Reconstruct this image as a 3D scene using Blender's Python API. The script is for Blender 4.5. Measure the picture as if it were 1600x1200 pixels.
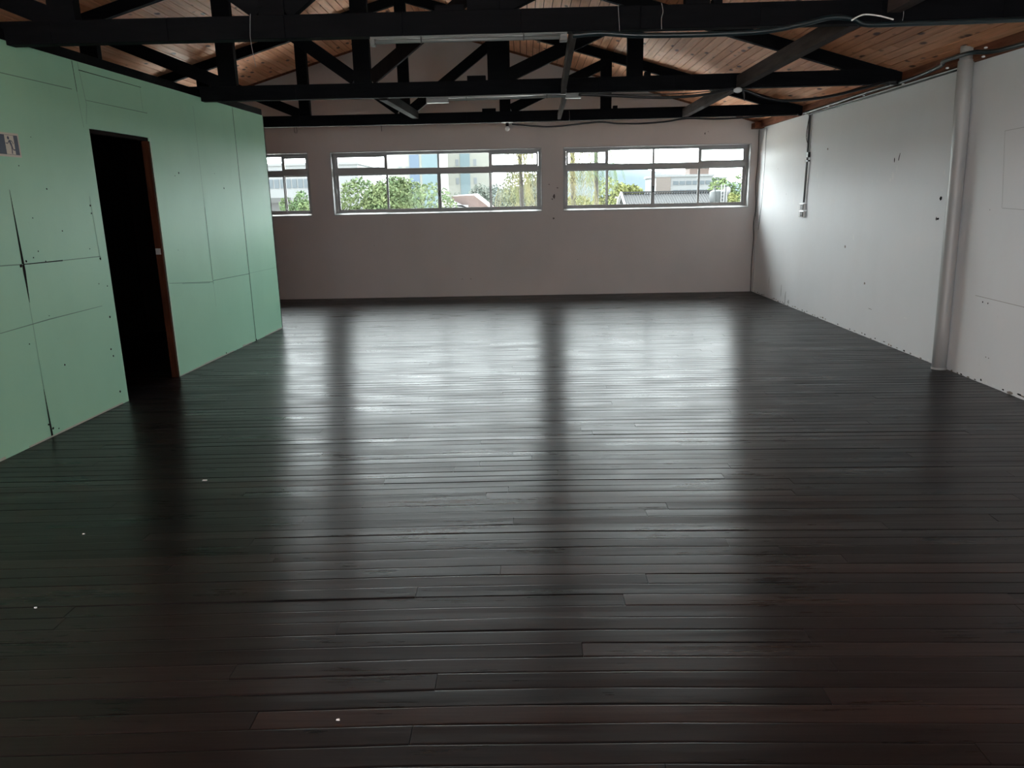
import bpy, bmesh, math, random
from mathutils import Vector, Matrix
random.seed(7)
SC = bpy.context.scene
for o in list(bpy.data.objects): bpy.data.objects.remove(o)
COL = SC.collection

# ------------------------------------------------------------------ camera
EYE = 1.6
cd = bpy.data.cameras.new('camera'); cam = bpy.data.objects.new('camera', cd); COL.objects.link(cam)
r = Vector((0.99967904, 0.01617752, -0.01949648)); u = Vector((0.01508047, 0.2383857, 0.97105347)); f = Vector((-0.02035692, 0.97103581, -0.23806522))
m = Matrix((r, u, -f)).transposed().to_4x4(); m.translation = Vector((0, 0, EYE))
cam.matrix_world = m
cd.sensor_fit = 'HORIZONTAL'; cd.sensor_width = 36; cd.lens = 1166.1 / 1600 * 36; cd.clip_start = .05; cd.clip_end = 3000
SC.camera = cam
SC.view_settings.view_transform = 'Standard'; SC.view_settings.look = 'None'; SC.view_settings.gamma = 1; SC.view_settings.use_curve_mapping = False
SC.view_settings.exposure = 0.0

# ------------------------------------------------------------------ sky (overcast, brighter on the side behind the camera)
SKY_FRONT, SKY_BACK = 23.0, 9.5
W = bpy.data.worlds.new('overcast_sky'); SC.world = W; W.use_nodes = True
nt = W.node_tree; nt.nodes.clear()
tc = nt.nodes.new('ShaderNodeTexCoord'); sx = nt.nodes.new('ShaderNodeSeparateXYZ'); nt.links.new(tc.outputs['Generated'], sx.inputs[0])
mr = nt.nodes.new('ShaderNodeMapRange'); mr.inputs['From Min'].default_value = -.5; mr.inputs['From Max'].default_value = .35
mr.inputs['To Min'].default_value = SKY_BACK; mr.inputs['To Max'].default_value = SKY_FRONT
nt.links.new(sx.outputs['Y'], mr.inputs['Value'])
bg = nt.nodes.new('ShaderNodeBackground'); bg.inputs['Color'].default_value = (.93, .97, 1.0, 1); nt.links.new(mr.outputs[0], bg.inputs['Strength'])
wo = nt.nodes.new('ShaderNodeOutputWorld'); nt.links.new(bg.outputs[0], wo.inputs[0])

def portal(name, loc, sx_, sy_, rot):
    l = bpy.data.lights.new(name, 'AREA'); l.shape = 'RECTANGLE'; l.size = sx_; l.size_y = sy_; l.cycles.is_portal = True
    o = bpy.data.objects.new(name, l); COL.objects.link(o); o.location = loc; o.rotation_euler = rot; return o
PI = math.pi
XR, XL, YF, YB = 3.908, -7.1, 13.013, -4.0
ZW, ZT, RX, RZ, SL = 2.683, 2.689, -1.6, 4.38, .288
WZ0, WZ1 = 1.42, 2.455
WINS = [(-5.54, -3.62, [-5.06, -4.58, -4.10]), (-3.25, .30, [-2.336, -1.448, -.573]), (.655, 3.775, [1.405, 2.185, 2.958])]
BWIN_FILL = [(-6.9, -1.8), (-1.4, 3.7)]              # unseen windows added in the back wall to light the far wall
LWIN_FILL = [(-.4, 2.4)]               # unseen window added in the left wall for more daylight
for a, b, _ in WINS: portal('daylight_opening', ((a+b)/2, YF+.16, (WZ0+WZ1)/2), b-a, WZ1-WZ0, (-PI/2, 0, 0))
for a, b in BWIN_FILL: portal('daylight_opening', ((a+b)/2, YB-.16, 1.55), b-a, 1.4, (PI/2, 0, 0))
for a, b in LWIN_FILL: portal('daylight_opening', (XL-.16, (a+b)/2, 1.55), 1.4, b-a, (0, -PI/2, 0))
def ceil_z(x): return RZ - SL*abs(x-RX)

# ------------------------------------------------------------------ materials
def mat(name, col, rough=.6, metal=0, spec=.5, **k):
    m = bpy.data.materials.new(name); m.use_nodes = True; n = m.node_tree; b = n.nodes['Principled BSDF']
    b.inputs['Base Color'].default_value = (*col, 1); b.inputs['Roughness'].default_value = rough; b.inputs['Metallic'].default_value = metal
    b.inputs['Specular IOR Level'].default_value = spec
    return m
class NT:
    def __init__(s, m): s.t = m.node_tree; s.b = s.t.nodes['Principled BSDF']
    def n(s, typ, **kw):
        x = s.t.nodes.new(typ)
        for k, v in kw.items(): setattr(x, k, v)
        return x
    def l(s, a, b): s.t.links.new(a, b)
    def coord(s, scale=(1, 1, 1), rot=(0, 0, 0), kind='Object'):
        t = s.n('ShaderNodeTexCoord'); p = s.n('ShaderNodeMapping'); p.inputs['Scale'].default_value = scale; p.inputs['Rotation'].default_value = rot
        s.l(t.outputs[kind], p.inputs[0]); return p.outputs[0]
    def noise(s, vec, scale, detail=4, rough=.55):
        x = s.n('ShaderNodeTexNoise'); x.inputs['Scale'].default_value = scale; x.inputs['Detail'].default_value = detail; x.inputs['Roughness'].default_value = rough
        s.l(vec, x.inputs['Vector']); return x.outputs[0]
    def ramp(s, fac, stops):
        x = s.n('ShaderNodeValToRGB'); e = x.color_ramp.elements
        e[0].position, e[0].color = stops[0][0], (*stops[0][1], 1); e[1].position, e[1].color = stops[-1][0], (*stops[-1][1], 1)
        for p, c in stops[1:-1]: q = e.new(p); q.color = (*c, 1)
        s.l(fac, x.inputs[0]); return x.outputs[0]
    def mix(s, a, b, fac, mode='MIX'):
        x = s.n('ShaderNodeMix', data_type='RGBA', blend_type=mode)
        for v, i in ((a, 6), (b, 7), (fac, 0)):
            if hasattr(v, 'default_value'): s.l(v, x.inputs[i])
            elif i == 0: x.inputs[0].default_value = v
            else: x.inputs[i].default_value = (*v, 1)
        return x.outputs[2]
    def math(s, op, a, b=0.0, c=None):
        x = s.n('ShaderNodeMath', operation=op)
        for i, v in enumerate((a, b) if c is None else (a, b, c)):
            if hasattr(v, 'default_value'): s.l(v, x.inputs[i])
            else: x.inputs[i].default_value = v
        return x.outputs[0]
    def bump(s, h, strength=.3, dist=.01):
        x = s.n('ShaderNodeBump'); x.inputs['Strength'].default_value = strength; x.inputs['Distance'].default_value = dist
        s.l(h, x.inputs['Height']); s.l(x.outputs[0], s.b.inputs['Normal'])

def plaster(name, c, dirt, amt=.35, rough=.75, spec=.25):
    m = mat(name, c, rough, spec=spec); k = NT(m)
    v = k.coord(); n1 = k.noise(v, .9, 6); n2 = k.noise(k.coord((2.2, 2.2, .5)), 1.6, 5)
    d = k.ramp(n1, [(.42, (0, 0, 0)), (.72, (1, 1, 1))]); d2 = k.ramp(n2, [(.5, (0, 0, 0)), (.78, (1, 1, 1))])
    cc = k.mix(c, dirt, k.math('MULTIPLY', d, amt)); cc = k.mix(cc, dirt, k.math('MULTIPLY', d2, amt*.5))
    n3 = k.noise(v, 26, 3); sp = k.ramp(n3, [(.72, (0, 0, 0)), (.76, (1, 1, 1))])
    cc = k.mix(cc, tuple(x*.75 for x in c), k.math('MULTIPLY', sp, .35))
    k.l(cc, k.b.inputs['Base Color']); k.bump(k.noise(v, 14, 5), .12, .01); return m
M = {}
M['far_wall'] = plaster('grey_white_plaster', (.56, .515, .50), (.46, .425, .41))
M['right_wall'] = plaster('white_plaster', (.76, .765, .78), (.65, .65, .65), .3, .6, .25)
M['green'] = plaster('mint_green_paint', (.345, .66, .48), (.27, .54, .385), .35, .5, .28)
M['outer_wall'] = mat('outer_render', (.6, .6, .58), .8)
M['alu'] = mat('grey_aluminium', (.33, .325, .32), .5, .1)
M['black_metal'] = mat('black_latch', (.03, .03, .035), .4)
M['white'] = mat('white_paint', (.75, .76, .76), .45)
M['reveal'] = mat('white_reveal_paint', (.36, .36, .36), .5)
M['pvc'] = mat('grey_pvc', (.36, .36, .355), .35)
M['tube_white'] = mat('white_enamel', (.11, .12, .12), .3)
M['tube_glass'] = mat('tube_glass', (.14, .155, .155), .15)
M['ceramic'] = mat('white_ceramic', (.8, .8, .8), .2)
M['cable'] = mat('black_cable', (.006, .007, .009), .35)
M['cable_teal'] = mat('dark_teal_conduit', (.005, .014, .018), .35)
M['gap'] = mat('dark_gap', (.012, .010, .010), .9, spec=.1)
M['pencil'] = mat('seam_grey_green', (.17, .29, .225), .9, spec=.1)
M['putty'] = mat('white_putty', (.80, .80, .80), .7)
M['sign_white'] = mat('sign_cream', (.58, .56, .48), .5)
M['sign_blue'] = mat('sign_blue', (.030, .045, .085), .5)

def wood_dark():
    m = mat('black_stained_wood', (.003, .0035, .005), .7, spec=.06); k = NT(m); v = k.coord((1, 1, 1))
    n = k.noise(k.coord((1.2, 9, 9)), 3, 5); k.l(k.ramp(n, [(.3, (.0015, .002, .003)), (.75, (.005, .005, .0065))]), k.b.inputs['Base Color']); k.bump(n, .25, .005); return m
M['beam'] = wood_dark()
def wood_brown(name, a, b, sc=(9, 9, 1.2)):
    m = mat(name, a, .75, spec=.08); k = NT(m); n = k.noise(k.coord(sc), 3, 6); k.l(k.ramp(n, [(.3, a), (.7, b)]), k.b.inputs['Base Color']); k.bump(n, .25, .004); return m
M['runner'] = wood_brown('greyed_brown_wood', (.038, .028, .026), (.075, .056, .052), (9, 1.2, 9))
M['brown_lit_beam'] = wood_brown('brown_lit_timber', (.004, .0028, .0026), (.010, .0065, .006))  # runner's own brown, also stands for light on the middle-truss brace
M['jamb'] = wood_brown('reddish_door_frame_wood', (.035, .011, .005), (.075, .022, .010))
M['plate'] = wood_brown('dark_red_plate_wood', (.10, .035, .02), (.22, .09, .05), (9, 1.2, 9))
M['darkwood'] = wood_brown('shade_dark_wood', (.008, .005, .004), (.018, .010, .008), (9, 9, 1))  # wood darkened to stand for shade in the store and door lining

def pine():
    m = mat('varnished_pine_boards', (.5, .25, .14), .5, spec=.35); k = NT(m)
    at = k.n('ShaderNodeAttribute', attribute_name='tone'); base = k.ramp(at.outputs['Fac'], [(0, (.74, .31, .15)), (.5, (.86, .40, .21)), (1, (.94, .50, .30))])
    off = k.n('ShaderNodeCombineXYZ'); k.l(k.math('MULTIPLY', at.outputs['Fac'], 37.0), off.inputs[1])
    tcn = k.n('ShaderNodeTexCoord'); add = k.n('ShaderNodeVectorMath', operation='ADD'); k.l(tcn.outputs['Object'], add.inputs[0]); k.l(off.outputs[0], add.inputs[1])
    mp = k.n('ShaderNodeMapping'); mp.inputs['Scale'].default_value = (16, 1.1, 16); k.l(add.outputs[0], mp.inputs[0])
    g = k.noise(mp.outputs[0], 1.6, 5, .6); gr = k.ramp(g, [(.35, (.62, .55, .5)), (.6, (1, 1, 1))])
    c = k.mix(base, gr, .55, 'MULTIPLY')
    mp2 = k.n('ShaderNodeMapping'); mp2.inputs['Scale'].default_value = (7.0, 3.2, 0.0); k.l(add.outputs[0], mp2.inputs[0])
    vo = k.n('ShaderNodeTexVoronoi'); vo.inputs['Scale'].default_value = 1.0; k.l(mp2.outputs[0], vo.inputs['Vector'])
    knot = k.ramp(vo.outputs['Distance'], [(.13, (1, 1, 1)), (.22, (0, 0, 0))])
    sel = k.n('ShaderNodeSeparateColor'); k.l(vo.outputs['Color'], sel.inputs[0]); pick = k.math('GREATER_THAN', sel.outputs[0], .22)
    c = k.mix(c, (.09, .022, .012), k.math('MULTIPLY', k.math('MULTIPLY', knot, pick), .95))
    k.l(c, k.b.inputs['Base Color']); return m
M['pine'] = pine()
M['pine_groove'] = mat('groove_shadow_wood', (.03, .010, .006), .8, spec=.1)

def floorwood():
    m = mat('dark_worn_floor_boards', (.02, .015, .015), .3, spec=.27); k = NT(m)
    at = k.n('ShaderNodeAttribute', attribute_name='tone')
    base = k.ramp(at.outputs['Fac'], [(0, (.011, .0094, .0098)), (.45, (.016, .0138, .0142)), (.8, (.022, .0185, .0185)), (1, (.030, .0225, .021))])
    off = k.n('ShaderNodeCombineXYZ'); k.l(k.math('MULTIPLY', at.outputs['Fac'], 61.0), off.inputs[0])
    tcn = k.n('ShaderNodeTexCoord'); add = k.n('ShaderNodeVectorMath', operation='ADD'); k.l(tcn.outputs['Object'], add.inputs[0]); k.l(off.outputs[0], add.inputs[1])
    mp = k.n('ShaderNodeMapping'); mp.inputs['Scale'].default_value = (1.3, 42, 42); k.l(add.outputs[0], mp.inputs[0])
    g = k.noise(mp.outputs[0], 1.8, 6, .62)
    c = k.mix(base, k.ramp(g, [(.3, (.55, .52, .5)), (.62, (1.15, 1.1, 1.1))]), .7, 'MULTIPLY')
    big = k.noise(k.coord((1, 1.6, 1)), .8, 4); c = k.mix(c, k.ramp(big, [(.35, (.75, .75, .78)), (.65, (1.25, 1.12, 1.08))]), .8, 'MULTIPLY')
    k.l(c, k.b.inputs['Base Color'])
    rr = k.ramp(k.noise(k.coord((.8, 3.0, 1)), 1.7, 5), [(.3, (.23, .23, .23)), (.7, (.34, .34, .34))])
    rg = k.math('ADD', k.math('MULTIPLY', g, .16), k.math('ADD', rr, -.05)); k.l(rg, k.b.inputs['Roughness'])
    k.b.inputs['Anisotropic'].default_value = .66; tg = k.n('ShaderNodeCombineXYZ'); tg.inputs[1].default_value = 1.0; k.l(tg.outputs[0], k.b.inputs['Tangent'])
    wav = k.noise(k.coord((.9, 7, 1)), 1.5, 3)
    h = k.math('ADD', k.math('MULTIPLY', g, .25), k.math('MULTIPLY', wav, .8)); k.bump(h, .2, .006)
    return m
M['floor'] = floorwood()

def glass():
    m = bpy.data.materials.new('window_glass'); m.use_nodes = True; n = m.node_tree; n.nodes.clear()
    t = n.nodes.new('ShaderNodeBsdfTransparent'); t.inputs[0].default_value = (.93, .96, .95, 1); g = n.nodes.new('ShaderNodeBsdfGlossy'); g.inputs['Roughness'].default_value = .05
    fr = n.nodes.new('ShaderNodeFresnel'); fr.inputs[0].default_value = 1.16; x = n.nodes.new('ShaderNodeMixShader'); o = n.nodes.new('ShaderNodeOutputMaterial')
    n.links.new(fr.outputs[0], x.inputs[0]); n.links.new(t.outputs[0], x.inputs[1]); n.links.new(g.outputs[0], x.inputs[2]); n.links.new(x.outputs[0], o.inputs[0]); return m
M['glass'] = glass()

def leafmat(name, a, b):
    m = mat(name, a, .9, spec=.03); k = NT(m); n = k.noise(k.coord(), 1.3, 5); n2 = k.noise(k.coord(), 9, 2)
    k.l(k.mix(k.ramp(n, [(.35, a), (.65, b)]), k.ramp(n2, [(.3, (.6, .6, .6)), (.7, (1.2, 1.2, 1.2))]), .8, 'MULTIPLY'), k.b.inputs['Base Color']); return m

# ------------------------------------------------------------------ mesh helpers
class MB:
    def __init__(s): s.v = []; s.f = []; s.mi = []; s.tone = []
    def face(s, idx, mi=0, tone=.5): s.f.append(idx); s.mi.append(mi); s.tone.append(tone)
    def hexa(s, p, mi=0, tone=.5):              # p: 8 points, bottom 4 then top 4 (ccw seen from above)
        b = len(s.v); s.v += [tuple(q) for q in p]
        for q in ((3, 2, 1, 0), (4, 5, 6, 7), (0, 1, 5, 4), (1, 2, 6, 5), (2, 3, 7, 6), (3, 0, 4, 7)): s.face([b+i for i in q], mi, tone)
    def box(s, x0, x1, y0, y1, z0, z1, mi=0, tone=.5):
        s.hexa([(x0, y0, z0), (x1, y0, z0), (x1, y1, z0), (x0, y1, z0), (x0, y0, z1), (x1, y0, z1), (x1, y1, z1), (x0, y1, z1)], mi, tone)
    def bar(s, a, b, w, h, up=(0, 0, 1), mi=0):   # bar from a to b, width w (sideways), height h (along up)
        a, b = Vector(a), Vector(b); d = (b-a).normalized(); up = Vector(up); sd = d.cross(up).normalized(); up = sd.cross(d).normalized()
        P = []
        for c in (a, b):
            P.append([c - sd*w/2 - up*h/2, c + sd*w/2 - up*h/2, c + sd*w/2 + up*h/2, c - sd*w/2 + up*h/2])
        (a0, a1, a2, a3), (b0, b1, b2, b3) = P
        s.hexa([a0, a1, b1, b0, a3, a2, b2, b3], mi)
    def prism(s, pts, y0, y1, mi=0):             # polygon in xz extruded along y
        b = len(s.v); n = len(pts); s.v += [(x, y0, z) for x, z in pts] + [(x, y1, z) for x, z in pts]
        s.face([b+i for i in range(n)], mi); s.face([b+n+i for i in reversed(range(n))], mi)
        for i in range(n): j = (i+1) % n; s.face([b+j, b+i, b+n+i, b+n+j], mi)
    def tube(s, pts, rad, seg=8, mi=0, caps=True):
        pts = [Vector(p) for p in pts]; n = len(pts); rs = rad if isinstance(rad, (list, tuple)) else [rad]*n; b = len(s.v)
        for i, p in enumerate(pts):
            d = (pts[min(i+1, n-1)] - pts[max(i-1, 0)]).normalized(); ref = Vector((0, 0, 1)) if abs(d.z) < .9 else Vector((0, 1, 0))
            e1 = d.cross(ref).normalized(); e2 = d.cross(e1)
            for k in range(seg):
                a = 2*PI*k/seg; s.v.append(tuple(p + (e1*math.cos(a) + e2*math.sin(a))*rs[i]))
        for i in range(n-1):
            for k in range(seg):
                j = (k+1) % seg; s.face([b+i*seg+k, b+i*seg+j, b+(i+1)*seg+j, b+(i+1)*seg+k], mi)
        if caps: s.face([b+k for k in reversed(range(seg))], mi); s.face([b+(n-1)*seg+k for k in range(seg)], mi)
    def quad(s, a, b, c, d, mi=0, tone=.5):
        i = len(s.v); s.v += [tuple(a), tuple(b), tuple(c), tuple(d)]; s.face([i, i+1, i+2, i+3], mi, tone)
    def build(s, name, mats, parent=None, smooth=False, bevel=0, tone=False, recalc=True, origin=None):
        me = bpy.data.meshes.new(name)
        vs = s.v if origin is None else [tuple(Vector(p) - Vector(origin)) for p in s.v]
        me.from_pydata(vs, [], s.f)
        for mm in (mats if isinstance(mats, (list, tuple)) else [mats]): me.materials.append(mm)
        me.polygons.foreach_set('material_index', s.mi)
        if smooth: me.polygons.foreach_set('use_smooth', [True]*len(s.f))
        if tone:
            at = me.attributes.new('tone', 'FLOAT', 'FACE'); at.data.foreach_set('value', s.tone)
        if recalc:
            bm = bmesh.new(); bm.from_mesh(me); bmesh.ops.recalc_face_normals(bm, faces=bm.faces); bm.to_mesh(me); bm.free()
        o = bpy.data.objects.new(name, me); COL.objects.link(o)
        if origin is not None: o.location = origin
        if parent:
            o.parent = parent
            if origin is None: o.matrix_parent_inverse = Matrix.Translation(-Vector(parent.location)) if parent.rotation_euler[2] == 0 else parent.matrix_basis.inverted()
        if bevel:
            bv = o.modifiers.new('edge', 'BEVEL'); bv.width = bevel; bv.segments = 2; bv.limit_method = 'ANGLE'
        return o
def tag(o, label=None, cat=None, group=None, kind=None):
    for k, v in (('label', label), ('category', cat), ('group', group), ('kind', kind)):
        if v: o[k] = v
    return o
def empty(name, loc=(0, 0, 0)):
    o = bpy.data.objects.new(name, None); COL.objects.link(o); o.location = loc; o.empty_display_size = .1; return o
def struct(o): o['kind'] = 'structure'; return o

# ------------------------------------------------------------------ floor
def board_shift(x, y):
    fade = max(0, min(1, (11-y)/6)); s = .034*x if x < 0 else -.014*x
    if x < -3: s = .034*-3
    return s*fade
fl = MB(); BW = .0875; y = YB; rowi = 0
while y < YF+.1:
    x = XL - random.uniform(0, 2.2); w = BW
    while x < XR:
        L = random.choice((1.6, 2.2, 2.8, 3.4, 4.2))*random.uniform(.8, 1.15); x1 = min(x+L, XR)
        tone = min(1, max(0, random.gauss(.45, .26))); tilt = random.gauss(0, .00050); dz = random.gauss(-.0006, .00045); tw = random.gauss(0, .0003)
        if random.random() < .05: tilt *= 2.6
        g0 = random.choice((.0007, .0013, .0022)); n = max(1, int(L/.7)); lo = max(x, XL)
        if x1 - lo > .02:
            b = len(fl.v); cup = random.uniform(-.0005, .0003)
            for i in range(n+1):
                xx = lo + .001 + (x1-lo-.002)*i/n; t = i/n - .5; wob = random.gauss(0, .00025)
                for yy, zz in ((y+g0, -.012), (y+g0, -tilt-tw*t), (y+g0+.004, .0007-tilt*.9-tw*t), (y+w*.5, .0007+cup+wob), (y+w-g0-.004, .0007+tilt*.9+tw*t), (y+w-g0, tilt+tw*t), (y+w-g0, -.012)):
                    fl.v.append((xx, yy + board_shift(xx, yy), zz+dz))
            for i in range(n):
                for q in range(6): fl.face([b+i*7+q, b+(i+1)*7+q, b+(i+1)*7+q+1, b+i*7+q+1], 0, tone)
            fl.face([b+q for q in range(7)], 0, tone); fl.face([b+n*7+q for q in reversed(range(7))], 0, tone)
        x = x1
    y += w; rowi += 1
fl.box(XL-.15, XR+.15, YB-.2, YF+.15, -.25, -.009, 1)
floor = struct(fl.build('floor', [M['floor'], M['gap']], tone=True, recalc=False))

# ------------------------------------------------------------------ walls
def wall_x(y0, y1, holes, z0, z1, name, mt, xa=XL-.2, xb=XR+.2):
    mb = MB(); xs = xa
    for a, b, za, zb in sorted(holes):
        mb.box(xs, a, y0, y1, z0, z1); mb.box(a, b, y0, y1, z0, za); mb.box(a, b, y0, y1, zb, z1); xs = b
    mb.box(xs, xb, y0, y1, z0, z1)
    mb.prism([(xa, z1), (xb, z1), (xb, ceil_z(xb)+.02), (RX, RZ+.02), (xa, ceil_z(xa)+.02)], y0, y1)
    return struct(mb.build(name, mt))
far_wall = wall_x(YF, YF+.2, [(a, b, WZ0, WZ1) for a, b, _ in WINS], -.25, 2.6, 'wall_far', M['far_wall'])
wall_x(YB-.2, YB, [(a, b, .85, 2.25) for a, b in BWIN_FILL], -.25, 2.6, 'wall_back', M['far_wall'])
mb = MB(); mb.box(XR, XR+.2, YB, YF, -.25, 2.83); right_wall = struct(mb.build('wall_right', M['right_wall']))
mb = MB(); ys = YB
for a, b in LWIN_FILL:
    mb.box(XL-.2, XL, ys, a, -.25, 2.83); mb.box(XL-.2, XL, a, b, -.25, .85); mb.box(XL-.2, XL, a, b, 2.25, 2.83); ys = b
mb.box(XL-.2, XL, ys, YF, -.25, 2.83); struct(mb.build('wall_left', M['right_wall']))

# marks, cracks and putty patches on the right wall
mk = MB(); X = XR-.0015
def mark(y, z, w, h, mi, sk=0):
    n = random.randint(5, 8); pts = []
    for i in range(n):
        a = 2*PI*i/n; q = random.uniform(.6, 1.1); pts.append((X, y + math.cos(a)*w/2*q + math.sin(a)*h/2*sk, z + math.sin(a)*h/2*q))
    b = len(mk.v); mk.v += pts; mk.face([b+i for i in range(n)], mi)
for t in [(8.17, 1.968, .02, .10, 0, -.3), (8.27, 1.942, .02, .06, 0), (7.28, 1.546, .05, .045, 0), (7.29, 1.358, .05, .025, 0), (7.32, 1.36, .025, .04, 0), (8.27, 1.78, .05, .11, 1), (8.2, 1.85, .02, .10, 1), (8.32, 1.74, .06, .05, 1), (7.274, 1.777, .05, .05, 1), (7.24, 1.75, .02, .04, 1),
          (8.75, 1.73, .03, .05, 1), (8.62, 1.74, .03, .04, 1), (8.6, 1.84, .02, .09, 1), (7.28, 1.62, .04, .02, 1), (6.434, .682, .018, .018, 0), (6.36, .68, .018, .018, 0), (6.29, .231, .015, .012, 0), (6.25, .23, .015, .012, 0), (6.9, 1.9, .03, .04, 1), (9.32, .982, .05, .05, 2), (9.1, 1.1, .04, .08, 1),
          (10.37, 1.86, .03, .13, 1), (10.3, 1.72, .04, .07, 1), (11.22, 1.557, .02, .25, 1), (11.0, 1.8, .02, .3, 1), (10.1, 2.17, .05, .03, 2), (11.6, 1.3, .02, .12, 1), (5.6, .16, .05, .02, 2), (5.7, .15, .03, .02, 2), (12.0, 2.0, .015, .012, 0), (11.55, 1.62, .015, .012, 0), (6.5, 1.45, .01, .01, 0),
          (8.7, .6, .04, .04, 2), (7.7, .35, .10, .012, 1), (8.5, .33, .12, .008, 2)]: mark(*t)
for y0, z0, y1, z1 in [(6.55, .725, 5.9, .713), (5.9, .713, 5.2, .69), (6.434, 2.075, 6.34, 1.47), (6.34, 1.466, 5.9, 1.45), (6.434, 2.075, 5.9, 2.09)]:
    d = Vector((0, y1-y0, z1-z0)).normalized(); nrm = Vector((0, -d.z, d.y))*(.0016 if z0 < 1 else .002)
    a, b = Vector((X, y0, z0)), Vector((X, y1, z1)); mk.quad(a-nrm, b-nrm, b+nrm, a+nrm, 2 if z0 < 1 else 3)
for i in range(90):                                   # broken plaster edge above the floor
    yy = 4.4 + i*.095 + random.uniform(-.03, .03); mark(yy, random.uniform(.005, .03), random.uniform(.03, .09), random.uniform(.01, .03), random.choice((0, 2, 2, 1)))
for yy, zz, w, h in [(11.3, .12, .06, .26), (11.5, .2, .04, .3), (11.15, .06, .1, .08), (12.1, .25, .03, .3)]: mark(yy, zz, w, h, 3)
wm = mk.build('wall_marks', [M['gap'], M['putty'], mat('scuff_brown', (.24, .20, .17), .8), mat('faint_line', (.45, .45, .45), .8)], right_wall, recalc=False)
struct(wm)
# far wall marks
mk2 = MB()
for x_, z_, w, h in [(.50, 1.66, .05, .10), (.47, 1.62, .03, .03), (.49, 1.3, .04, .03), (-1.1, .3, .03, .02), (-.95, .3, .02, .02), (3.0, 2.62, .03, .06), (3.05, 2.65, .02, .02), (.42, 1.86, .04, .015), (.56, 1.8, .05, .02), (.9, .6, .015, .015), (-2.6, .9, .015, .015), (.8, 1.95, .03, .02)]:
    b = len(mk2.v); n = 6
    for i in range(n): a = 2*PI*i/n; q = random.uniform(.5, 1.1); mk2.v.append((x_+math.cos(a)*w/2*q, YF-.0015, z_+math.sin(a)*h/2*q))
    mk2.face([b+i for i in range(n)])
struct(mk2.build('wall_marks', mat('scuff_dark', (.12, .10, .095), .8), far_wall, recalc=False))

# ------------------------------------------------------------------ ceiling boards (two slopes of pine boards running along the room)
ce = MB(); BWC = .102; c, s_ = math.cos(math.atan(SL)), math.sin(math.atan(SL))
def cpt(side, d, y, off=0):                            # d = distance down the slope from the ridge, off = inwards (down)
    return (RX + side*d*c - side*off*s_*0, y, RZ - d*s_ - off)
for side, X1 in ((1, XR), (-1, XL)):
    total = abs(X1-RX)/c; d = 0
    while d < total+.2:
        y = YB - random.uniform(0, .9)
        while y < YF+.05:
            y1 = y + random.choice((.62, 1.0, 1.4, 1.9)); tone = random.random(); g = .0045; th = .012
            dz = random.uniform(0, .0015)
            a0, a1 = d+g, d+BWC-g; ya, yb = max(y+.002, YB), min(y1-.002, YF+.05)
            if yb > ya:
                P = [cpt(side, a0, ya, th+dz), cpt(side, a1, ya, th+dz), cpt(side, a1, yb, th+dz), cpt(side, a0, yb, th+dz), cpt(side, a0, ya), cpt(side, a1, ya), cpt(side, a1, yb), cpt(side, a0, yb)]
                ce.hexa(P, 0, tone)
            y = y1
        d += BWC
    P = [cpt(side, 0, YB), cpt(side, total+.25, YB), cpt(side, total+.25, YF+.2), cpt(side, 0, YF+.2)]
    ce.hexa([*P, *[(p[0], p[1], p[2]+.05) for p in P]], 1)
ceiling = struct(ce.build('ceiling', [M['pine'], M['pine_groove']], tone=True))

# wooden plates along the top of the walls, thin gable moulding
mb = MB(); mb.box(XR-.05, XR+.01, YB, YF, 2.684, ceil_z(XR)+.01); struct(mb.build('trim_1', M['plate'], bevel=.004))
mb = MB(); mb.box(XL-.01, XL+.05, YB, YF, 2.684, ceil_z(XL)+.01); struct(mb.build('trim_2', M['plate']))
mb = MB()
for xa, xb in ((RX, XR-.05), (XL+.05, RX)): mb.bar((xa, YF-.012, ceil_z(xa)-.025), (xb, YF-.012, ceil_z(xb)-.025), .02, .035)
struct(mb.build('trim_3', M['plate']))
mb = MB(); mb.box(XR-.16, XR-.002, YF-.22, YF-.02, 2.67, 2.76); tag(mb.build('wood_block', M['plate'], bevel=.006), 'reddish wooden block in the top corner where far wall meets right wall', 'wood block')

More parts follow.
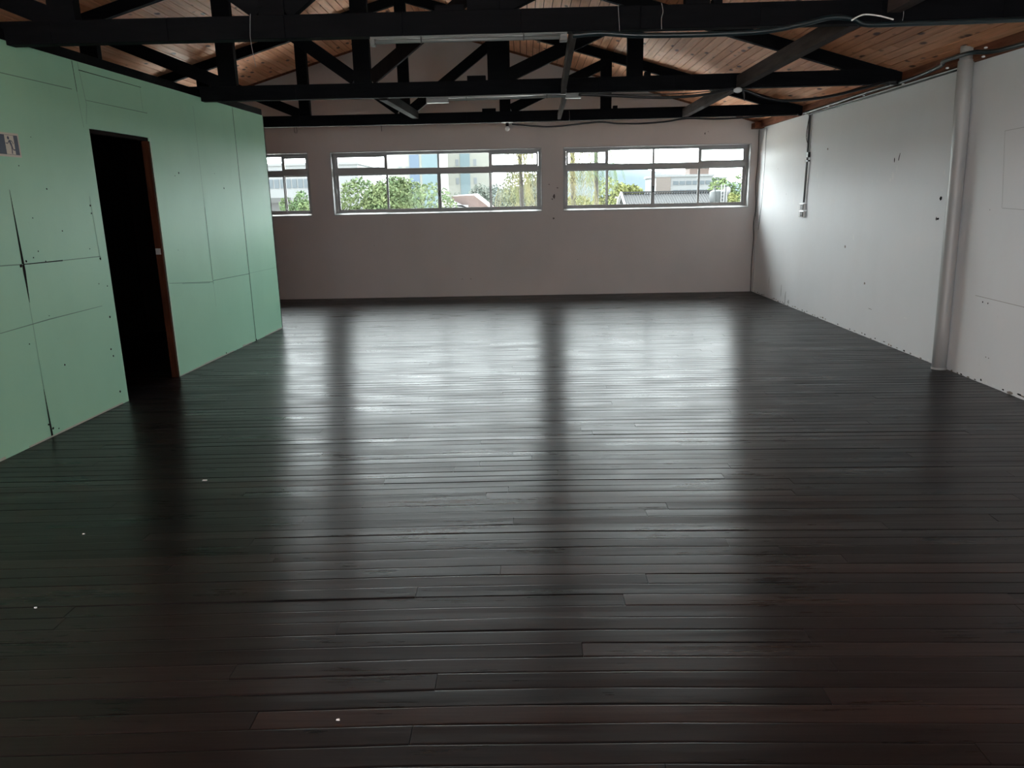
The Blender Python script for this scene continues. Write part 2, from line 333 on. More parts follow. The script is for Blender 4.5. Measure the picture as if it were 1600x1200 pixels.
# ------------------------------------------------------------------ windows
def window(n, x0, x1, mull):
    root = empty('window_%d' % n, ((x0+x1)/2, YF+.08, WZ0)); struct(root)
    yf = YF+.135; yd = YF+.18; zt = 2.135
    rv = MB(); rv.hexa([(x0, YF-.006, WZ0-.004), (x1, YF-.006, WZ0-.004), (x1, YF+.2, WZ0-.004), (x0, YF+.2, WZ0-.004), (x0, YF-.006, WZ0+.010), (x1, YF-.006, WZ0+.010), (x1, YF+.2, WZ0+.052), (x0, YF+.2, WZ0+.052)]); rv.box(x0, x0+.012, YF-.004, YF+.2, WZ0+.014, WZ1); rv.box(x1-.012, x1, YF-.004, YF+.2, WZ0+.014, WZ1); rv.box(x0+.012, x1-.012, YF-.004, YF+.2, WZ1-.012, WZ1)
    rv.build('reveal', M['reveal'], root)
    a, b = x0+.012, x1-.012; fr = MB(); t = .045
    fr.box(a, b, yf, yd, WZ0+.034, WZ0+.038+t*.6); fr.box(a, b, yf, yd, WZ1-.012-t, WZ1-.012); fr.box(a, a+t, yf, yd, WZ0+.038+t*.6, WZ1-.012-t); fr.box(b-t, b, yf, yd, WZ0+.038+t*.6, WZ1-.012-t)
    fr.build('frame', M['alu'], root, bevel=.003)
    tr = MB(); tr.box(a+t, b-t, yf-.006, yd, zt-.042, zt+.042); tr.build('transom', M['alu'], root, bevel=.003)
    xs = [a+t] + mull + [b-t]
    for i, mx in enumerate(mull):
        mu = MB(); w = .03 if i != 1 else .026
        mu.box(mx-w*.62, mx+w*.62, yf, yd, zt+.042, WZ1-.012-t); mu.build('mullion', M['alu'], root, bevel=.003)
    zl0, zl1 = WZ0+.038+t*.6, zt-.042; zu0, zu1 = zt+.042, WZ1-.012-t
    for i in range(4):
        l, r_ = xs[i], xs[i+1]
        # lower sliding sash: frame pieces around its pane
        inner = i in (1, 2); yy0 = yf+.002 if inner else yf+.022; st = .020
        lw = .030 if i == 2 else st; rw = .030 if i == 1 else st
        if i == 0: lw = .03
        if i == 3: rw = .03
        sf = MB(); sf.box(l, l+lw, yy0, yy0+.018, zl0, zl1); sf.box(r_-rw, r_, yy0, yy0+.018, zl0, zl1); sf.box(l+lw, r_-rw, yy0, yy0+.018, zl0, zl0+.026); sf.box(l+lw, r_-rw, yy0, yy0+.018, zl1-.022, zl1)
        sa = sf.build('sash', M['alu'], root, bevel=.002)
        p = MB(); p.box(l+lw, r_-rw, yy0+.007, yy0+.011, zl0+.026, zl1-.022); p.build('pane', M['glass'], sa)
        if i in (0, 3):                               # hinged top vents
            q = .030; vt = MB(); L2, R2 = l+.003, r_-.003
            vt.box(L2, L2+q, yf-.004, yf+.02, zu0, zu1); vt.box(R2-q, R2, yf-.004, yf+.02, zu0, zu1); vt.box(L2+q, R2-q, yf-.004, yf+.02, zu0, zu0+q*.8); vt.box(L2+q, R2-q, yf-.004, yf+.02, zu1-q, zu1)
            ve = vt.build('vent_sash', M['alu'], root, bevel=.002)
            p = MB(); p.box(L2+q, R2-q, yf+.006, yf+.010, zu0+q*.8, zu1-q); p.build('pane', M['glass'], ve)
        else:
            p = MB(); p.box(l+.003, r_-.003, yf+.02, yf+.024, zu0, zu1); p.build('pane', M['glass'], root)
    if n != 1:
        la = MB(); mx = mull[1]; la.box(mx-.022, mx+.022, yf-.022, yf+.002, 1.70, 1.80); la.box(mx-.010, mx+.010, yf-.036, yf-.022, 1.715, 1.785); la.build('latch', M['black_metal'], root, bevel=.003)
    ax = x1-.012-.02 if n == 3 else x0+.035
    if n != 1:
        ar = MB(); ar.tube([(ax, yf-.012, 2.12), (ax+.006, yf-.03, 2.0), (ax-.004, yf-.03, 1.86), (ax, yf-.012, 1.74)], .006, 6); ar.box(ax-.012, ax+.012, yf-.03, yf, 1.78, 1.86); ar.build('vent_lever', M['alu'], root)
for i, (a, b, ml) in enumerate(WINS): window(i+1, a, b, ml)
# plain frames for the unseen windows added as daylight fill
k = 4
for a, b in BWIN_FILL:
    root = struct(empty('window_%d' % k, ((a+b)/2, YB-.1, .85))); k += 1; fr = MB(); n = 5
    for i in range(n+1): x_ = a + (b-a)*i/n; fr.box(max(a, x_-.02), min(b, x_+.02), YB-.12, YB-.08, .85, 2.25)
    for i in range(n):
        x_ = a + (b-a)*i/n + .02; x2 = a + (b-a)*(i+1)/n - .02
        for z in (.85, 1.7, 2.21): fr.box(x_, x2, YB-.12, YB-.08, z, z+.04)
    fr.build('frame', M['alu'], root)
for a, b in LWIN_FILL:
    root = struct(empty('window_%d' % k, (XL-.1, (a+b)/2, .85))); k += 1; fr = MB(); n = 3
    for i in range(n+1): y_ = a + (b-a)*i/n; fr.box(XL-.12, XL-.08, max(a, y_-.02), min(b, y_+.02), .85, 2.25)
    for i in range(n):
        y_ = a + (b-a)*i/n + .02; y2 = a + (b-a)*(i+1)/n - .02
        for z in (.85, 1.7, 2.21): fr.box(XL-.12, XL-.08, y_, y2, z, z+.04)
    fr.build('frame', M['alu'], root)

# ------------------------------------------------------------------ green partition (its face leans away by two degrees)
GS, GX, GY, ZG = .0368, -3.279, 9.87, 2.706
def gx(y): return GX + GS*(y-GY)
GY0 = 2.6; D0, D1, DT = 6.128, 7.035, 2.22; TH = .06
def gbox(mb, y0, y1, z0, z1, o0=0.0, o1=TH, mi=0):      # offsets measured into the partition (negative = proud)
    mb.hexa([(gx(y0)-o1, y0, z0), (gx(y0)-o0, y0, z0), (gx(y1)-o0, y1, z0), (gx(y1)-o1, y1, z0), (gx(y0)-o1, y0, z1), (gx(y0)-o0, y0, z1), (gx(y1)-o0, y1, z1), (gx(y1)-o1, y1, z1)], mi)
mb = MB(); gbox(mb, GY0, D0, 0, ZG); gbox(mb, D0, D1, DT, ZG); gbox(mb, D1, GY, 0, ZG)
pw = struct(mb.build('wall_partition', M['green']))
mb = MB(); mb.box(XL, gx(GY0)-TH, GY0, GY0+.1, 0, ZG); mb.box(XL, gx(GY)-TH, GY-.1, GY, 0, ZG)
struct(mb.build('wall_partition_end', M['darkwood']))  # ends coloured dark, standing for the shade inside the store
mb = MB(); mb.box(XL, gx(GY0)-TH, GY0+.1, GY-.1, 2.62, 2.66); struct(mb.build('ceiling_light_block', M['darkwood']))  # unseen ceiling added to keep light out of the store
mb = MB(); gbox(mb, GY0, D0-.04, 0, ZG-.1, TH+.001, TH+.01); gbox(mb, D1+.04, GY-.1, 0, ZG-.1, TH+.001, TH+.01); mb.box(-5.1, -5.05, GY0+.1, GY-.1, 0, 2.62); mb.box(-5.05, -5.02, GY0+.1, GY-.1, 2.1, 2.2); struct(mb.build('wall_store', M['darkwood']))  # board wall; the inner lining is added to keep the doorway black
sl = MB(); 
def gp(y, z, o=.0012): return (gx(y)+o, y, z)
def seam(y0, z0, y1, z1, w0, w1, mi):
    d = Vector((y1-y0, z1-z0)).normalized(); nx, nz = -d[1], d[0]
    sl.quad(gp(y0-nx*w0/2, z0-nz*w0/2), gp(y1-nx*w1/2, z1-nz*w1/2), gp(y1+nx*w1/2, z1+nz*w1/2), gp(y0+nx*w0/2, z0+nz*w0/2), mi)
for t in [(8.955, 0, 8.955, 2.70, .010, .009, 0), (5.118, 1.74, 5.125, 1.3, .003, .020, 0), (5.125, 1.3, 5.126, 1.2, .020, .026, 0), (5.126, 1.2, 5.124, .98, .026, .004, 0), (5.114, .36, 5.119, 0, .004, .022, 0), (5.12, .98, 5.115, .36, .0025, .003, 1),
          (7.972, 2.60, 7.975, 1.6, .003, .004, 1), (7.975, 1.6, 7.975, .80, .006, .006, 0), (7.975, .80, 7.98, .55, .003, .002, 1),
          (7.05, .905, 7.975, .822, .004, .005, 1), (7.975, .835, 8.955, .815, .006, .007, 1), (8.955, .82, 9.8, .812, .002, .002, 1), (7.3, .875, 7.9, .82, .003, .004, 1),
          (4.6, 1.262, 5.126, 1.242, .006, .007, 1), (5.126, 1.242, 5.55, 1.236, .006, .008, 0), (5.55, 1.236, 6.03, 1.232, .005, .006, 1),
          (4.7, .815, 5.3, .835, .004, .007, 1), (5.3, .835, 5.95, .842, .007, .003, 1),
          (4.8, 2.49, 5.98, 2.49, .005, .006, 1), (6.10, 2.645, 7.0, 2.642, .006, .004, 0), (6.14, 2.43, 7.05, 2.432, .004, .006, 1),
          (6.03, 2.70, 6.04, 2.48, .007, .006, 0), (6.04, 2.48, 6.06, 2.22, .003, .003, 1), (6.10, 2.70, 6.14, 2.40, .004, .004, 1), (6.14, 2.40, 6.10, 2.25, .004, .003, 1),
          (6.0, 1.7, 6.02, 1.2, .003, .004, 1), (6.98, 2.66, 6.98, 2.44, .003, .003, 1)]: seam(*t)
for yy, zz, rr in [(5.10, 1.235, .016), (5.16, 1.26, .010), (5.24, 1.28, .007), (5.30, 1.32, .007), (5.36, 1.245, .006), (6.02, 1.215, .013), (5.99, 1.63, .011), (5.99, 1.57, .009), (6.06, .99, .008), (5.95, 1.02, .006), (6.03, .74, .012), (5.98, .48, .011), (6.0, .42, .010), (6.02, .11, .013), (5.38, .48, .009), (5.1, .10, .010), (5.14, .06, .012), (5.2, .04, .008),
                   (5.30, .86, .005), (7.50, 1.93, .012), (7.42, 1.90, .006), (8.5, 1.80, .013), (8.3, 1.95, .006), (5.5, 1.75, .008), (5.6, 1.45, .007), (5.3, 1.55, .006), (8.1, .02, .012), (5.25, 1.9, .006), (5.05, .70, .006), (5.9, 1.3, .006), (8.96, .01, .02), (7.3, 1.2, .005), (5.42, 2.1, .004)]:
    b = len(sl.v); n = 7
    for i in range(n): a = 2*PI*i/n; q = random.uniform(.7, 1.1)*rr; sl.v.append(gp(yy+math.cos(a)*q, zz+math.sin(a)*q*.9, .0016))
    sl.face([b+i for i in range(n)], 0)
struct(sl.build('panel_seams', [M['gap'], M['pencil']], pw, recalc=False))
mb = MB()
for (ya, yb) in ((4.3, D0), (D1, GY)):                # pale chipped edge at the foot of the panels
    q = ya
    while q < yb-.02:
        e = min(q+random.uniform(.05, .3), yb)
        if random.random() < .75: gbox(mb, q, e, .001, random.uniform(.008, .020), -.002, 0)
        q = e
struct(mb.build('panel_foot', mat('bare_panel_edge', (.45, .47, .40), .8), pw))
mb = MB(); gbox(mb, D1-.0, D1+.008, 0, DT, -.0012, 0); struct(mb.build('panel_cut_edge', mat('pale_cut_edge', (.60, .68, .60), .8), pw))
mb = MB(); mb.box(gx(GY)-TH, gx(GY)+.003, GY, GY+.012, 0, ZG); struct(mb.build('trim_4', M['gap']))
mb = MB(); gbox(mb, GY0, GY, ZG, ZG+.075, .005, .10); struct(mb.build('trim_5', M['beam'], bevel=.004))

# door opening with wooden lining
dr = empty('door_1', (gx(D0)-.08, (D0+D1)/2, 0)); struct(dr)
mb = MB(); gbox(mb, D1-.030, D1-.0005, 0, DT-.030, .003, .066); mb.build('door_jamb', M['jamb'], dr, bevel=.003)
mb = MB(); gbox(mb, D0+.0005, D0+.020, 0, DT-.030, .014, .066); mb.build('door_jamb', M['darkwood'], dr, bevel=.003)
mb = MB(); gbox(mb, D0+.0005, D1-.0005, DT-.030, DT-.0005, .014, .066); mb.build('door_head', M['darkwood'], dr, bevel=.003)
mb = MB(); yl = D1-.038; mb.hexa([(gx(yl)-.058, yl-.004, 1.18), (gx(yl)-.012, yl-.004, 1.18), (gx(yl)-.012, yl+.002, 1.18), (gx(yl)-.058, yl+.002, 1.18), (gx(yl)-.058, yl-.004, 1.235), (gx(yl)-.012, yl-.004, 1.235), (gx(yl)-.012, yl+.002, 1.235), (gx(yl)-.058, yl+.002, 1.235)])
mb.build('strike_plate', M['alu'], dr)

# ------------------------------------------------------------------ exit sign on the partition
sg = empty('exit_sign', (gx(5.1), 5.1, 2.03)); tag(sg, 'small cream-edged exit sign with blue running figure on the green partition', 'sign')
def srect(y0, y1, z0, z1, off, mt, name, t=.001):
    q = MB(); gbox(q, y0, y1, z0, z1, -off-t, -off); return q.build(name, mt, sg)
S0, S1, Z0, Z1 = 4.93, 5.29, 1.955, 2.11
srect(S0, S1, Z0, Z1, .0005, M['sign_white'], 'plate', .003)
srect(S0+.014, S1-.014, Z0+.014, Z1-.014, .0037, M['sign_blue'], 'blue_field')
srect(5.15, 5.235, Z0+.016, Z1-.016, .0049, M['sign_white'], 'doorway')
def spoly(pts, off, mt, name):
    q = MB(); n = len(pts); b = 0
    q.v += [gp(y, z, off) for y, z in pts] + [gp(y, z, off+.001) for y, z in pts]
    q.face(list(range(n))); q.face([n+i for i in reversed(range(n))])
    for i in range(n): j = (i+1) % n; q.face([i, j, n+j, n+i])
    return q.build(name, mt, sg)
fig = MB()
def limb(pts, w):
    for (a, b) in zip(pts, pts[1:]):
        d = Vector((b[0]-a[0], b[1]-a[1])).normalized(); n = Vector((-d[1], d[0]))*w/2; o = .0066
        fig.quad(gp(a[0]-n[0], a[1]-n[1], o), gp(b[0]-n[0], b[1]-n[1], o), gp(b[0]+n[0], b[1]+n[1], o), gp(a[0]+n[0], a[1]+n[1], o))
b0 = len(fig.v)
for i in range(12): a = 2*PI*i/12; fig.v.append(gp(5.182+.010*math.cos(a), 2.076+.011*math.sin(a), .0066))
fig.face([b0+i for i in range(12)])
limb([(5.188, 2.062), (5.204, 2.030)], .017); limb([(5.186, 2.060), (5.172, 2.040), (5.152, 2.042)], .006); limb([(5.195, 2.060), (5.214, 2.056), (5.224, 2.038)], .006)
limb([(5.202, 2.034), (5.204, 2.005), (5.200, 1.975)], .009); limb([(5.206, 2.032), (5.215, 2.002), (5.240, 2.000)], .008)
fig.build('running_figure', M['sign_blue'], sg, recalc=False)
q = MB(); q.face  # arrow on the left half of the sign
spoly([(4.955, 2.032), (4.995, 2.070), (4.995, 2.046), (5.07, 2.046), (5.07, 2.018), (4.995, 2.018), (4.995, 1.994)], .0049, M['sign_white'], 'arrow')

# ------------------------------------------------------------------ roof trusses
VX = [-4.45, -3.05, -1.65, -.25, 1.15]
def truss(y, label, sag):
    root = empty('roof_truss', (RX, y+.045, ZT)); tag(root, label, 'roof truss', 'black timber roof trusses')
    TD = .145; T = .09; z0 = ZT; xa, xb = XL+.055, XR-.002
    # tie beam, gently sagging
    mb = MB(); n = 14; xs = [xa + (xb-xa)*i/n for i in range(n+1)]
    def tz(x): t = (x-xa)/(xb-xa); return z0 - sag*math.sin(PI*t)
    for a, b in zip(xs, xs[1:]): mb.hexa([(a, y, tz(a)), (b, y, tz(b)), (b, y+T, tz(b)), (a, y+T, tz(a)), (a, y, tz(a)+TD), (b, y, tz(b)+TD), (b, y+T, tz(b)+TD), (a, y+T, tz(a)+TD)])
    mb.build('tie_beam', M['beam'], root, bevel=.004)
    RD = .125
    for sd in (1, -1):
        mb = MB(); e = (XR-.05) if sd > 0 else (XL+.05); za, zb = ceil_z(RX)-.014, ceil_z(e)-.014
        p = [(RX, za-RD), (e, zb-RD), (e, zb), (RX, za)]
        mb.prism(p, y+.01, y+T-.01); mb.build('rafter', M['beam'], root, bevel=.003)
    for i, vx in enumerate(VX):
        w = (.09, .09, .086, .108, .08)[i] if y < 10 else .076
        mb = MB(); zt = ceil_z(vx)-.014-RD+.02; mb.box(vx-w, vx+w, y+.004, y+T-.004, tz(vx)+TD-.01, zt)
        # halved joint: bracket of the post below the tie
        mb.build('post', M['beam'], root, bevel=.003)
    def diag(xa_, za_, xb_, zb_, w=.11, m='beam'):
        mb = MB(); mb.bar((xa_, y+T/2, za_), (xb_, y+T/2, zb_), T-.025, w); mb.build('diagonal_brace', M[m], root, bevel=.003)
    low = ZT+TD-.02
    diag(VX[2]-.08, low+.04, VX[1]+.04, ceil_z(VX[1])-.20, .13); diag(VX[2]+.08, low+.04, VX[3]-.04, ceil_z(VX[3])-.20, .13, 'brown_lit_beam' if 8 < y < 9 else 'beam')  # right brace of the middle truss browner, light put into its colour
    diag(VX[1]-.08, low+.03, VX[0]+.04, ceil_z(VX[0])-.19, .13); diag(VX[3]+.08, low+.03, VX[4]-.04, ceil_z(VX[4])-.19, .13)
    diag(VX[0]-.08, low+.03, VX[0]-1.25, ceil_z(VX[0]-1.25)-.16, .12)
    for q0, q1 in ((VX[3]-.32, VX[3]-.13), (VX[4]+.10, VX[4]+.16)):
        mb = MB(); mb.box(q0, q1, y+.006, y+T-.006, low, low+.043); mb.build('joint_block', M['beam'], root)
    return root
TY = [5.331, 8.177, 10.974]
truss(TY[0], 'nearest black timber roof truss, its tie beam across the very top of the view', .012)
truss(TY[1], 'middle black timber roof truss between the nearest and the farthest', .024)
truss(TY[2], 'farthest black timber roof truss, just in front of the window wall', .020)

# runners between the trusses
def runner(a, b, w, h, label, m='runner'):
    mb = MB(); mb.bar(a, b, w, h); o = mb.build('timber_runner', M[m], bevel=.003, origin=a); return tag(o, label, 'timber runner', 'brown timber runners tying the trusses')
runner((2.225, TY[0]+.092, 2.745), (2.225, TY[1]-.002, 2.742), .085, .115, 'long greyed brown runner on the right side between nearest and middle trusses')
runner((2.235, TY[1]+.092, 2.740), (2.245, TY[2]-.002, 2.742), .085, .11, 'short-looking greyed brown runner on the right side between middle and farthest trusses')
runner((2.42, 2.7, 2.80), (2.42, TY[0]-.002, 2.80), .09, .12, 'greyed brown runner at the top edge of the view, nearer than the nearest truss')
runner((.35, TY[0]+.092, 2.735), (.415, TY[1]-.002, 2.71), .045, .10, 'narrow brown runner near the middle of the room between nearest and middle trusses')
runner((.45, TY[1]+.092, 2.70), (.50, TY[2]-.002, 2.73), .045, .08, 'narrow brown runner near the middle of the room between middle and farthest trusses')
runner((-1.46, TY[1]+.092, 2.70), (-1.50, TY[2]-.002, 2.79), .085, .10, 'dark reddish brown runner left of the middle, between middle and farthest trusses', 'brown_lit_beam')

# ------------------------------------------------------------------ fluorescent battens under the trusses
def batten(xa, xb, y, za, zb, label, ends):
    root = empty('fluorescent_light', ((xa+xb)/2, y, (za+zb)/2)); tag(root, label, 'ceiling light', 'unlit tube lights under the trusses')
    mb = MB(); mb.bar((xa, y, za), (xb, y, zb), .05, .016); mb.build('batten', M['tube_white'], root, bevel=.002)
    d = .026; mb = MB(); mb.tube([(xa+.03, y-.015, za-d), (xb-.03, y-.015, zb-d)], .013, 12); mb.build('lamp_tube', M['tube_glass'], root, smooth=True)
    for (x_, z_, wd) in ((xa+ends[0]/2, za, ends[0]), (xb-ends[1]/2, zb, ends[1])):
        mb = MB(); mb.box(x_-wd/2, x_+wd/2, y-.036, y+.03, z_-.050, z_-.008); mb.build('lamp_holder', M['tube_white'], root, bevel=.003)
    for t in (.26, .78):
        mb = MB(); x_ = xa+(xb-xa)*t; z_ = za+(zb-za)*t; mb.tube([(x_, y-.032, z_-.044), (x_, y-.034, z_-.0), (x_, y-.018, z_+.018)], .0035, 6); mb.build('clip', M['cable'], root)
batten(-1.01, .30, TY[0]+.04, 2.672, 2.674, 'unlit fluorescent batten hanging under the nearest truss', (.03, .05))
batten(-1.0, .60, TY[1]+.03, 2.652, 2.668, 'unlit fluorescent batten under the middle truss, large box at its left end', (.23, .16))

# bulb under the farthest truss
bl = empty('light_bulb', (-.225, TY[2]+.03, 2.66)); tag(bl, 'small white round bulb in a socket hanging under the farthest truss', 'light bulb')
bx, by = -.225, TY[2]+.03
mb = MB(); mb.tube([(bx, by, 2.672), (bx, by, 2.668), (bx, by, 2.665), (bx, by, 2.660)], [.03, .085, .085, .03], 16); mb.build('ceiling_rose', M['ceramic'], bl, smooth=True)
mb = MB(); mb.tube([(bx, by, 2.662), (bx, by, 2.625), (bx, by, 2.618)], [.022, .022, .017], 12); mb.build('socket', M['gap'], bl)
mb = MB(); rr = .034; mb.tube([(bx, by, 2.586 - rr*math.cos(PI*i/10)*-1 if False else 2.586+rr*math.cos(PI*i/10)) for i in range(11)], [max(.002, rr*math.sin(PI*i/10)) for i in range(11)], 16); mb.build('bulb', M['ceramic'], bl, smooth=True)

# ------------------------------------------------------------------ cables
def smooth_path(pts, n=6):
    P = [Vector(p) for p in pts]; out = []
    for i in range(len(P)-1):
        p0, p1, p2, p3 = P[max(i-1, 0)], P[i], P[i+1], P[min(i+2, len(P)-1)]
        for k in range(n):
            t = k/n; out.append(.5*((2*p1) + (-p0+p2)*t + (2*p0-5*p1+4*p2-p3)*t*t + (-p0+3*p1-3*p2+p3)*t**3))
    out.append(P[-1]); return out
def cable(name, pts, rad, m, label, cat='cable', group=None, n=6):
    mb = MB(); mb.tube(smooth_path(pts, n), rad, 8); o = mb.build(name, M[m], smooth=True, origin=pts[0]); return tag(o, label, cat, group)
yc = TY[0]-.03
cable('electric_conduit', [(.33, yc, 2.645), (.51, yc, 2.655), (.757, yc, 2.637), (1.166, yc, 2.632), (1.57, yc, 2.642), (1.81, yc, 2.677), (2.01, yc, 2.716), (2.155, yc, 2.700), (2.24, yc, 2.668), (2.54, yc, 2.668), (3.18, yc, 2.675), (3.79, yc, 2.69)], .017, 'cable_teal', 'dark teal conduit sagging along the underside of the nearest truss', group='cables slung along the trusses')
yc = TY[1]-.03
cable('electric_cable', [(.571, yc, 2.648), (.927, yc, 2.628), (1.25, yc, 2.608), (1.572, yc, 2.600), (1.893, yc, 2.622), (2.19, yc+.014, 2.667), (2.507, yc-.02, 2.562), (2.797, yc-.02, 2.540), (3.191, yc, 2.585), (3.658, yc, 2.69), (3.79, yc, 2.700)], .014, 'cable', 'black cable sagging under the middle truss from its tube light to the right wall', group='cables slung along the trusses')
cable('electric_cable', [(.571, yc-.03, 2.655), (1.2, yc-.03, 2.632), (1.7, yc-.03, 2.632), (2.18, yc-.03, 2.672)], .005, 'cable', 'thin black cable running just above the thick one under the middle truss')
yc = TY[2]-.03
cable('electric_cable', [(-.156, yc, 2.640), (.198, yc, 2.602), (.463, yc, 2.597), (1.037, yc, 2.640), (1.3, yc, 2.618), (1.609, yc, 2.610), (1.961, yc, 2.625), (2.266, yc, 2.662), (2.749, yc, 2.647), (3.444, yc, 2.675), (3.79, yc, 2.682)], .012, 'cable', 'black cable under the farthest truss from the bulb to the right wall', group='cables slung along the trusses')
cable('electric_conduit', [(3.84, 10.86, 2.688), (3.84, 9.88, 2.692), (3.84, 8.91, 2.700), (3.84, 7.99, 2.695), (3.80, 7.35, 2.715), (3.72, 7.15, 2.722), (3.71, 6.93, 2.722), (3.72, 6.7, 2.718), (3.84, 6.5, 2.700), (3.84, 5.6, 2.692), (3.84, 4.6, 2.690)], .018, 'cable_teal', 'dark teal conduit running along the top of the right wall', n=5)
cable('electric_cable', [(3.885, 10.80, 2.660), (3.888, 9.6, 2.655), (3.888, 8.3, 2.655), (3.888, 7.2, 2.66)], .009, 'cable', 'thin black cable along the top of the right wall beside the conduit')
# ceramic cleats
def cleat(loc, label, big=False):
    root = empty('ceramic_cleat', loc); tag(root, label, 'cable cleat', None if big else 'white cleats along the right wall top')
    x, y, z = loc; q = .65 if not big else 2.0
    mb = MB(); mb.tube([(x, y, z+.012*q), (x, y, z+.006*q), (x, y, z-.006*q), (x, y, z-.012*q)], [.012*q, .022*q, .022*q, .010*q], 10); mb.build('cleat_body', M['ceramic'], root, smooth=True)
    mb = MB(); mb.tube([(x, y, z-.010*q), (x, y, z-.014*q)], .005*q, 6); mb.build('screw', M['alu'], root)
    return root
cleat((2.19, TY[1]-.045, 2.652), 'large white ceramic cleat where the right runner meets the middle truss', True)
mb = MB(); mb.tube([(2.24, TY[1]-.045, 2.655), (2.255, TY[1]-.045, 2.60), (2.262, TY[1]-.045, 2.545)], [.012, .010, .002], 6); tag(mb.build('cable_tail', M['cable'], origin=(2.24, TY[1]-.045, 2.655)), 'short black cable end hanging from the large cleat', 'cable')
mb = MB(); mb.tube(smooth_path([(2.13, TY[0]-.05, 2.690), (2.20, TY[0]-.055, 2.722), (2.30, TY[0]-.05, 2.715), (2.40, TY[0]-.05, 2.69)]), .005, 8); tag(mb.build('white_rope', M['ceramic'], smooth=True, origin=(2.13, TY[0]-.05, 2.69)), 'loose white rope end at the nearest truss where the right runner starts', 'rope')
for i, (y_, z_, lab) in enumerate([(10.72, 2.668, 'white cleat at the top of the black cable drop on the right wall'), (9.95, 2.668, 'white cleat a third of the way from the cable drop to the pipe'), (8.95, 2.672, 'white cleat halfway between cable drop and middle truss end'), (8.05, 2.664, 'white cleat just at the right end of the middle truss'), (7.22, 2.680, 'white cleat on the far side of the pipe top'), (6.68, 2.680, 'white cleat on the near side of the pipe top'), (6.66, 2.745, 'upper white cleat on the near side of the pipe top')]):
    cleat((3.815 if i not in (4, 5, 6) else 3.80, y_, z_), lab)

# hanging wires and hooks
def wire(pts, label, m='pvc', rad=.0014): return cable('hanging_wire', pts, rad, m, label, 'wire', 'loose wires hanging from the trusses')
yw = TY[0]-.006
wire([(.630, yw, 2.83), (.636, yw-.004, 2.74), (.643, yw, 2.655)], 'pale wire hanging on the nearest truss right of its tube light')
wire([(.912, yw, 2.835), (.922, yw-.004, 2.78), (.914, yw, 2.74), (.917, yw, 2.675)], 'pale kinked wire on the nearest truss, second right of its tube light')
wire([(2.473, yw, 2.80), (2.480, yw-.004, 2.73), (2.478, yw, 2.685)], 'pale wire hanging on the nearest truss beside the right runner')
wire([(-1.786, yw, 2.83), (-1.795, yw-.004, 2.74), (-1.80, yw, 2.66), (-1.775, yw-.02, 2.50)], 'pale wire hanging below the nearest truss at its left part')
for x_, lab in ((-3.20, 'pair of small dark hooks under the farthest truss beside the green partition'), (-1.99, 'small dark hook under the farthest truss above the middle window')):
    mb = MB()
    for dx in ((-.012, .012) if x_ < -3 else (0,)): mb.tube(smooth_path([(x_+dx, TY[2]+.02, 2.685), (x_+dx*1.6, TY[2]+.015, 2.62), (x_+dx*.8, TY[2]+.02, 2.585)]), .004, 6)
    tag(mb.build('wire_hook', M['cable'], origin=(x_, TY[2]+.02, 2.68)), lab, 'hook')
wire([(.44, TY[1]-.006, 2.80), (.447, TY[1]-.01, 2.72), (.445, TY[1]-.006, 2.655)], 'pale thin wire on the middle truss beside the narrow runner')
wire([(.64, TY[2]-.006, 2.80), (.645, TY[2]-.01, 2.72), (.64, TY[2]-.006, 2.665)], 'pale thin wire on the farthest truss right of the narrow runner')

# ------------------------------------------------------------------ drain pipe on the right wall
pr = empty('drain_pipe', (3.838, 6.855, 0)); tag(pr, 'grey white plastic drain pipe standing against the right wall', 'pipe')
pt = lambda z: (3.838 + (-.01 if z > 2 else 0), 6.855 + .13*z/2.8, z)
mb = MB(); mb.tube([pt(z) for z in (0.002, .4, .8, 1.2, 1.6, 2.0, 2.4, 2.70)], .062, 24); mb.build('pipe_body', M['pvc'], pr, smooth=True)
mb = MB(); mb.tube([pt(2.69), pt(2.83)], .052, 24); mb.build('pipe_spigot', M['pvc'], pr, smooth=True)
mb = MB(); mb.tube([pt(0.001), pt(.02)], .066, 24); mb.build('foot_ring', M['pvc'], pr)

# ------------------------------------------------------------------ cable drop with two sockets
dp = empty('surface_conduit', (3.9, 10.76, 1.5)); tag(dp, 'black and white surface conduit dropping down the right wall to the sockets', 'conduit')
mb = MB(); mb.tube([(3.893, 10.78, 2.675), (3.893, 10.76, 2.1), (3.893, 10.775, 1.50)], .013, 8); mb.build('black_cable', M['cable'], dp)
mb = MB(); mb.tube([(3.896, 10.70, 2.10), (3.896, 10.71, 1.8), (3.896, 10.72, 1.50)], .009, 8); mb.build('white_cable', M['ceramic'], dp)
mb = MB(); mb.tube([(3.897, 10.70, 2.67), (3.897, 10.69, 2.35), (3.897, 10.70, 2.10)], .005, 6); mb.build('thin_cable', M['pvc'], dp)
mb = MB(); mb.box(3.872, XR-.0005, 10.69, 10.76, 2.10, 2.17); mb.box(3.878, XR-.0005, 10.69, 10.80, 2.045, 2.065); mb.build('cable_clip', M['cable'], dp)
cable('loose_wire', [(3.903, 10.82, 2.66), (3.903, 10.87, 2.5), (3.903, 10.88, 2.38), (3.903, 10.81, 2.28)], .004, 'runner', 'thin brown wire looping beside the conduit drop on the right wall', 'wire')
